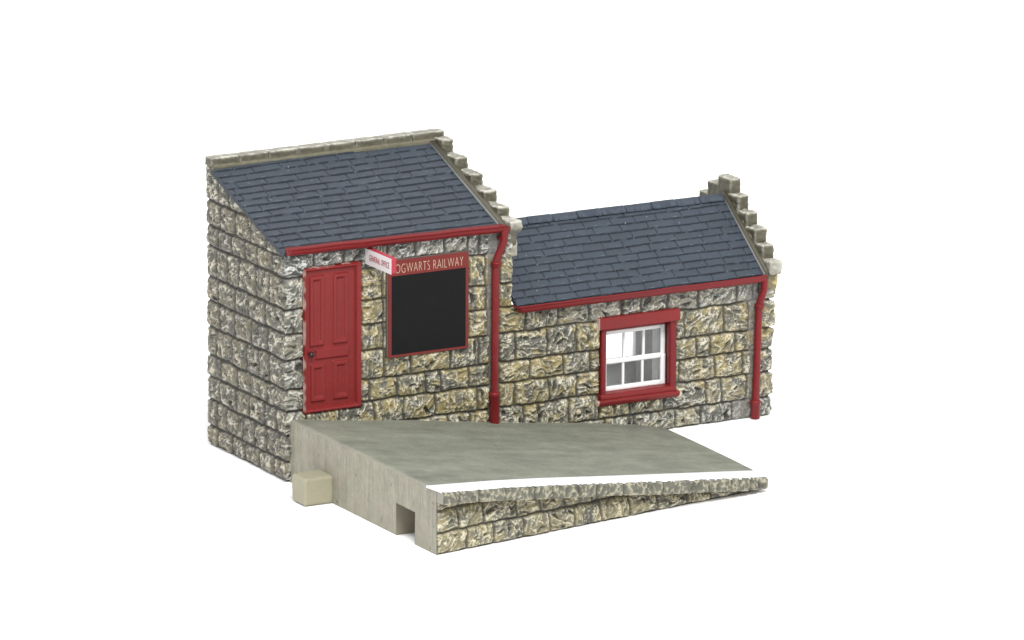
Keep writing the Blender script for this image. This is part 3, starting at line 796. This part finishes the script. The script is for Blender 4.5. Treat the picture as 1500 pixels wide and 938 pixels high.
# left face with the groove cut through near the front
NY0, NY1, NZ = -47.0, -40.2, 5.7
yl = y[0]; zl = z[0]
def side_col(yy, zz):
    n = .6 * fbm(yy * 1.1, zz * .07, 4, 230) + .42 * perlin(yy * 3.0, zz * .10, 233) + .5 * fbm(yy * .35, zz * .35, 3, 234) + .3 * fbm(yy * 1.5, zz * 1.3, 2, 235)
    c = lin((176, 173, 156)) * (1 + .36 * n)[..., None]
    st = sst(.1, .55, fbm(yy * .45, zz * .16, 3, 236))[..., None]
    c = c * (1 - .35 * st) + lin((158, 153, 142)) * .35 * st
    p = np.clip(sst(.70, .82, perlin(yy * .85, zz * .75, 239)) + .6 * sst(.6, .8, perlin(yy * 1.6, zz * .35, 240)), 0, 1)[..., None]
    c = c * (1 - .6 * p) + lin((104, 98, 88)) * .6 * p
    warm = sst(.1, .6, perlin(yy * .25, zz * .2, 241))[..., None] * .3
    return (c * (1 - warm) + lin((186, 172, 158)) * warm) * .82
NL = 70
zz = np.linspace(0, 1, NL)[None, :] * (zl[:, None]); yy = np.repeat(yl[:, None], NL, 1)
xx = PX0 + .05 * fbm(yy * .5, zz * .12, 3, 245) + .04 * perlin(yy * 2.6, zz * .15, 247)
xx[:, -1] = x[0]
kc = ~(((yy[:-1, :-1] + yy[1:, 1:]) / 2 > NY0) & ((yy[:-1, :-1] + yy[1:, 1:]) / 2 < NY1) & ((zz[:-1, :-1] + zz[1:, 1:]) / 2 < NZ))
mb.add(np.stack([xx, yy, zz], -1).reshape(-1, 3), grid_faces(nt_, NL, kc)[:, ::-1], C=side_col(yy, zz).reshape(-1, 3))
dc = lin((168, 160, 142), .75)
mb.add([(PX0 - .05, NY0, 0), (PX0 - .05, NY1, 0), (PX0 - .05, NY1, NZ), (PX0 - .05, NY0, NZ), (26, NY0, 0), (26, NY1, 0), (26, NY1, NZ - 1), (26, NY0, NZ - 1)],
       [(1, 2, 6, 5), (0, 4, 7, 3), (2, 3, 7, 6), (4, 5, 6, 7)], C=dc)
# back and right ends
for xs_, ys_, zs_ in ((x[:, 0], y[:, 0], z[:, 0]), (x[-1], y[-1], z[-1])):
    n = len(xs_); mb.add(np.vstack([np.stack([xs_, ys_, zs_], 1), np.stack([xs_, ys_, 0 * zs_], 1)]), [(i, i + 1, n + i + 1, n + i) for i in range(n - 1)], C=lin((150, 148, 136), .8))
mb.build('platform_body', M['concrete'], plat)

# rock-faced front below the coping (set along the slanting front line)
tdir = np.array([1, .146]); tdir /= np.linalg.norm(tdir); ndir = np.array([tdir[1], -tdir[0]])
fm = Masonry(ochre=.65, seed=61, tone=.85, amp=1.15, courses=[(0, 3.75, [-.3, 6.4, 12.0, 18.5, 24.2, 29.7, 35.5, 41.8, 47.9, 54.6, 59.8, 66, 74]), (3.75, 7.6, [-.3, 4.6, 10.2, 17.2, 22.5, 27.8, 33.7, 39, 45, 60, 74]), (7.6, 12, [-.3, 4.9, 11, 17, 23, 30])])
nfp = int(72.6 / .15); up_ = np.linspace(-.15, 70.9, nfp); nz_ = 66
ztop = np.interp(up_, [0, .8, 10.8, 23.9, 34.2, 47.7, 57.2, 66.6, 73], [9.4, 9.4, 8.4, 6.75, 5.5, 3.7, 2.45, 1.2, .7])
zg = ztop[:, None] * np.linspace(0, 1, nz_)[None, :]; ug = np.repeat(up_[:, None], nz_, 1)
h, C = fm(ug, zg, .12)
h = h * .62 * sst(.0, 1.6, ztop)[:, None] - .95 * sst(.25, .95, zg / ztop[:, None]) * sst(.3, 2.5, ztop)[:, None] * sst(.2, 2.6, ug)
C = (.62 * C + .38 * C.mean(-1, keepdims=True) * np.array([1.05, 1.02, .86])) * np.array([1.0, .99, .93])
bp0 = np.array([.7, -54.6])
XY = bp0 + (ug - .0)[..., None] * tdir * 1.0 + h[..., None] * ndir
mb = MB(); mb.add(np.concatenate([XY, zg[..., None]], -1).reshape(-1, 3), grid_faces(nfp, nz_), C=C.reshape(-1, 3) * K)
# return edge joining the facing to the left end
l0 = np.concatenate([XY[0], zg[0][:, None]], -1); l1 = l0.copy(); l1[:, 0] = PX0 + .04; l1[:, 1] = -53.9
mb.add(np.vstack([l0, l1]), [(i, i + 1, nz_ + i + 1, nz_ + i) for i in range(nz_ - 1)], C=lin((186, 180, 162), .8))
mb.build('stone_facing', M['stone'], plat)

# projecting coping course with its rough nose
cj = [-.2, 3.0, 7.5, 13.0, 19.4, 23.2, 28.9, 32.9, 38.8, 44.1, 47.5, 54.1, 57.8, 62.8, 67.2, 69.2, 71.4]
rr_ = random.Random(9)
nu_ = int(73 / .15); uu = np.linspace(-.15, 71.1, nu_); npz = 40
sv = np.linspace(0, 1, npz)
zt_ = np.interp(uu * tdir[0] + .7, xf, zf) - .04
zbm = np.interp(uu, [0, .8, 10.8, 23.9, 34.2, 47.7, 57.2, 66.6, 72.9], [9.2, 9.2, 8.2, 6.5, 5.3, 3.4, 2.2, .95, .5])
U = np.repeat(uu[:, None], npz, 1); Zc = zbm[:, None] + (zt_ - zbm)[:, None] * sv[None, :]
cjw = np.array(cj); Uw = U + .18 * perlin(U * .6, Zc * .9, 301); ix = np.clip(np.searchsorted(cjw, Uw) - 1, 0, len(cj) - 2)
dj = np.minimum(Uw - cjw[ix], cjw[ix + 1] - Uw)
lu = U + ix * 17.3
r2 = 1 - 2 * np.abs(perlin(lu * .75, Zc * .45 + ix, 303)); r3 = 1 - 2 * np.abs(perlin(lu * 1.5, Zc * 1.1 + ix, 305))
ed = sst(.05, .4, dj); rim = np.minimum(sv, 1 - sv)[None, :] * (zt_ - zbm)[:, None]
hc = 2.1 + ed * (.25 * r2 + .14 * r3) - .28 * (1 - ed) - .25 * (1 - sst(0, .35, rim))
hc = hc * sst(-.1, .4, 71.4 - U)
Cc = lin((120, 120, 106)) * (1 + .2 * perlin(U * .3, Zc * .3, 307))[..., None]
dk = sst(.0, -.6, r2)[..., None] * .5; Cc = Cc * (1 - dk) + lin((92, 92, 82)) * dk
hi = np.clip(sst(.35, .9, .55 * r2 + .45 * r3) * .75 + (1 - sst(.0, .35, (Zc - zbm[:, None]))) * .55, 0, .9)[..., None] * sst(-.3, .3, perlin(U * .9, Zc, 309) + .2)[..., None]
Cc = Cc * (1 - hi) + lin((216, 208, 180)) * hi
jm = (1 - sst(.02, .25, dj))[..., None] * .7; Cc = Cc * (1 - jm) + lin((74, 72, 66)) * jm
XYc = bp0 + U[..., None] * tdir + hc[..., None] * ndir
mb = MB(); mb.add(np.concatenate([XYc, Zc[..., None]], -1).reshape(-1, 3), grid_faces(nu_, npz), C=Cc.reshape(-1, 3) * K)
def strip(A, B, C): n = len(A); mb.add(np.vstack([A, B]), [(i, i + 1, n + i + 1, n + i) for i in range(n - 1)], C=C)
b0 = np.concatenate([XYc[:, 0], Zc[:, :1]], -1); b1 = np.concatenate([bp0 + uu[:, None] * tdir - .6 * ndir, Zc[:, :1]], -1)
strip(b0, b1, lin((150, 138, 108), .75))
t0 = np.concatenate([XYc[:, -1], Zc[:, -1:]], -1); t1 = np.concatenate([bp0 + uu[:, None] * tdir - .6 * ndir, Zc[:, -1:]], -1)
strip(t0, t1, lin((150, 148, 136), .8))
for i in (0, -1):
    A = np.concatenate([XYc[i], Zc[i][:, None]], -1); Bq = A.copy(); Bq[:, :2] = bp0 + uu[i] * tdir - .6 * ndir
    strip(A, Bq, lin((172, 168, 156), .8))
mb.build('coping', M['stone'], plat)
# painted white edge line, a thin coat over platform top and coping
ns_ = 260; us = np.linspace(-.25, 72.75, ns_); mrow = 14
rows = []
zs0 = np.interp(us * tdir[0] + .7, xf, zf)
nose = np.interp(us, uu, hc[:, -2])
for k in range(mrow):
    f = k / (mrow - 1); off = -2.9 + f * (nose - .03 + 2.9)
    off = off + (.05 * perlin(us * .8, us * 0 + .3, 320) if k == 0 else 0)
    uk = -.25 + (us + .25) / 73.0 * ((72.0 - .75 * f - .7) / tdir[0] + .25 - np.mean(off) * ndir[0] / tdir[0])
    p = bp0 + uk[:, None] * tdir + np.reshape(off, (-1, 1)) * ndir
    tt = np.clip((p[:, 1] + .15) / (fy(p[:, 0]) + .15), 0, 1)
    zz_ = np.interp(p[:, 0], xb, zb) * (1 - tt) + np.interp(p[:, 0], xf, zf) * tt
    zz_ = np.maximum(zz_ + .12, 0) if k < mrow - 1 else zs0 - .02
    # left end follows the body's rounded edge
    rows.append(np.column_stack([p, zz_]))
Vs = np.stack(rows, 1)
mb = MB(); mb.add(Vs.reshape(-1, 3), grid_faces(ns_, mrow)[:, ::-1])
for i in (0, -1):
    A = Vs[i]; Bq = A.copy(); Bq[:, 2] -= .35; n = len(A); mb.add(np.vstack([A, Bq]), [(j, j + 1, n + j + 1, n + j) for j in range(n - 1)])
A = Vs[:, 0]; Bq = A.copy(); Bq[:, 2] -= .3; n = len(A); mb.add(np.vstack([A, Bq]), [(j, j + 1, n + j + 1, n + j) for j in range(n - 1)])
mb.build('white_line', M['stripe'], plat, colors=False)
V, Q, N, e, nz = rounded_box(-5.1, .8, -16.7, -11.6, .02, 5.0, r=.55, step=.2, rough=.12, seed=400, freq=.4)
mb = MB(); mb.add(V, Q); mb.build('locating_peg', M['tab'], plat, colors=False)

# ================================================================= SETTING
gm = bpy.data.meshes.new('ground'); g_ = 6000.
gm.from_pydata([(-g_ * S, -g_ * S, 0), (g_ * S, -g_ * S, 0), (g_ * S, g_ * S, 0), (-g_ * S, g_ * S, 0)], [], [(0, 1, 2, 3)])
gm.materials.append(M['ground']); go = bpy.data.objects.new('ground', gm); col.objects.link(go); go['kind'] = 'structure'
go.location.z = -.00005

w = bpy.data.worlds.new('World'); scene.world = w; w.use_nodes = True
bg = w.node_tree.nodes['Background']; bg.inputs[0].default_value = (1, 1, 1, 1); bg.inputs[1].default_value = 1.22

def area(name, loc, target, size, power):
    l = bpy.data.lights.new(name, 'AREA'); l.shape = 'RECTANGLE'; l.size, l.size_y = size; l.energy = power
    o = bpy.data.objects.new(name, l); col.objects.link(o); o.location = loc
    o.rotation_euler = (Vector(target) - Vector(loc)).to_track_quat('-Z', 'Y').to_euler(); return o
area('softbox', (-.14, -.55, .68), (.05, 0, .02), (.30, .24), 6.5)

# ================================================================== CAMERA
cd = bpy.data.cameras.new('camera'); cam = bpy.data.objects.new('camera', cd); col.objects.link(cam)
Rm = np.array([[0.8732566763135904, 0.11150640324889806, 0.4743301585480679], [-0.48724167850054634, 0.20838343600223858, 0.8480400287320589], [0.004280654822728933, 0.9716700394858304, -0.2363027938046725]])
Cc_ = np.array([-510.51493247115644, -994.1857752094008, 301.27643493665676]) * S
mw = Matrix.Identity(4)
for i in range(3):
    mw[i][0] = Rm[i, 0]; mw[i][1] = Rm[i, 1]; mw[i][2] = -Rm[i, 2]; mw[i][3] = Cc_[i]
cam.matrix_world = mw
cd.sensor_width = 36; cd.lens = 9567.66769 / 1500 * 36; cd.clip_start = .05; cd.clip_end = 100
scene.camera = cam
vs = scene.view_settings; vs.view_transform = 'Standard'; vs.look = 'None'; vs.exposure = 0; vs.gamma = 1
scene.render.film_transparent = False
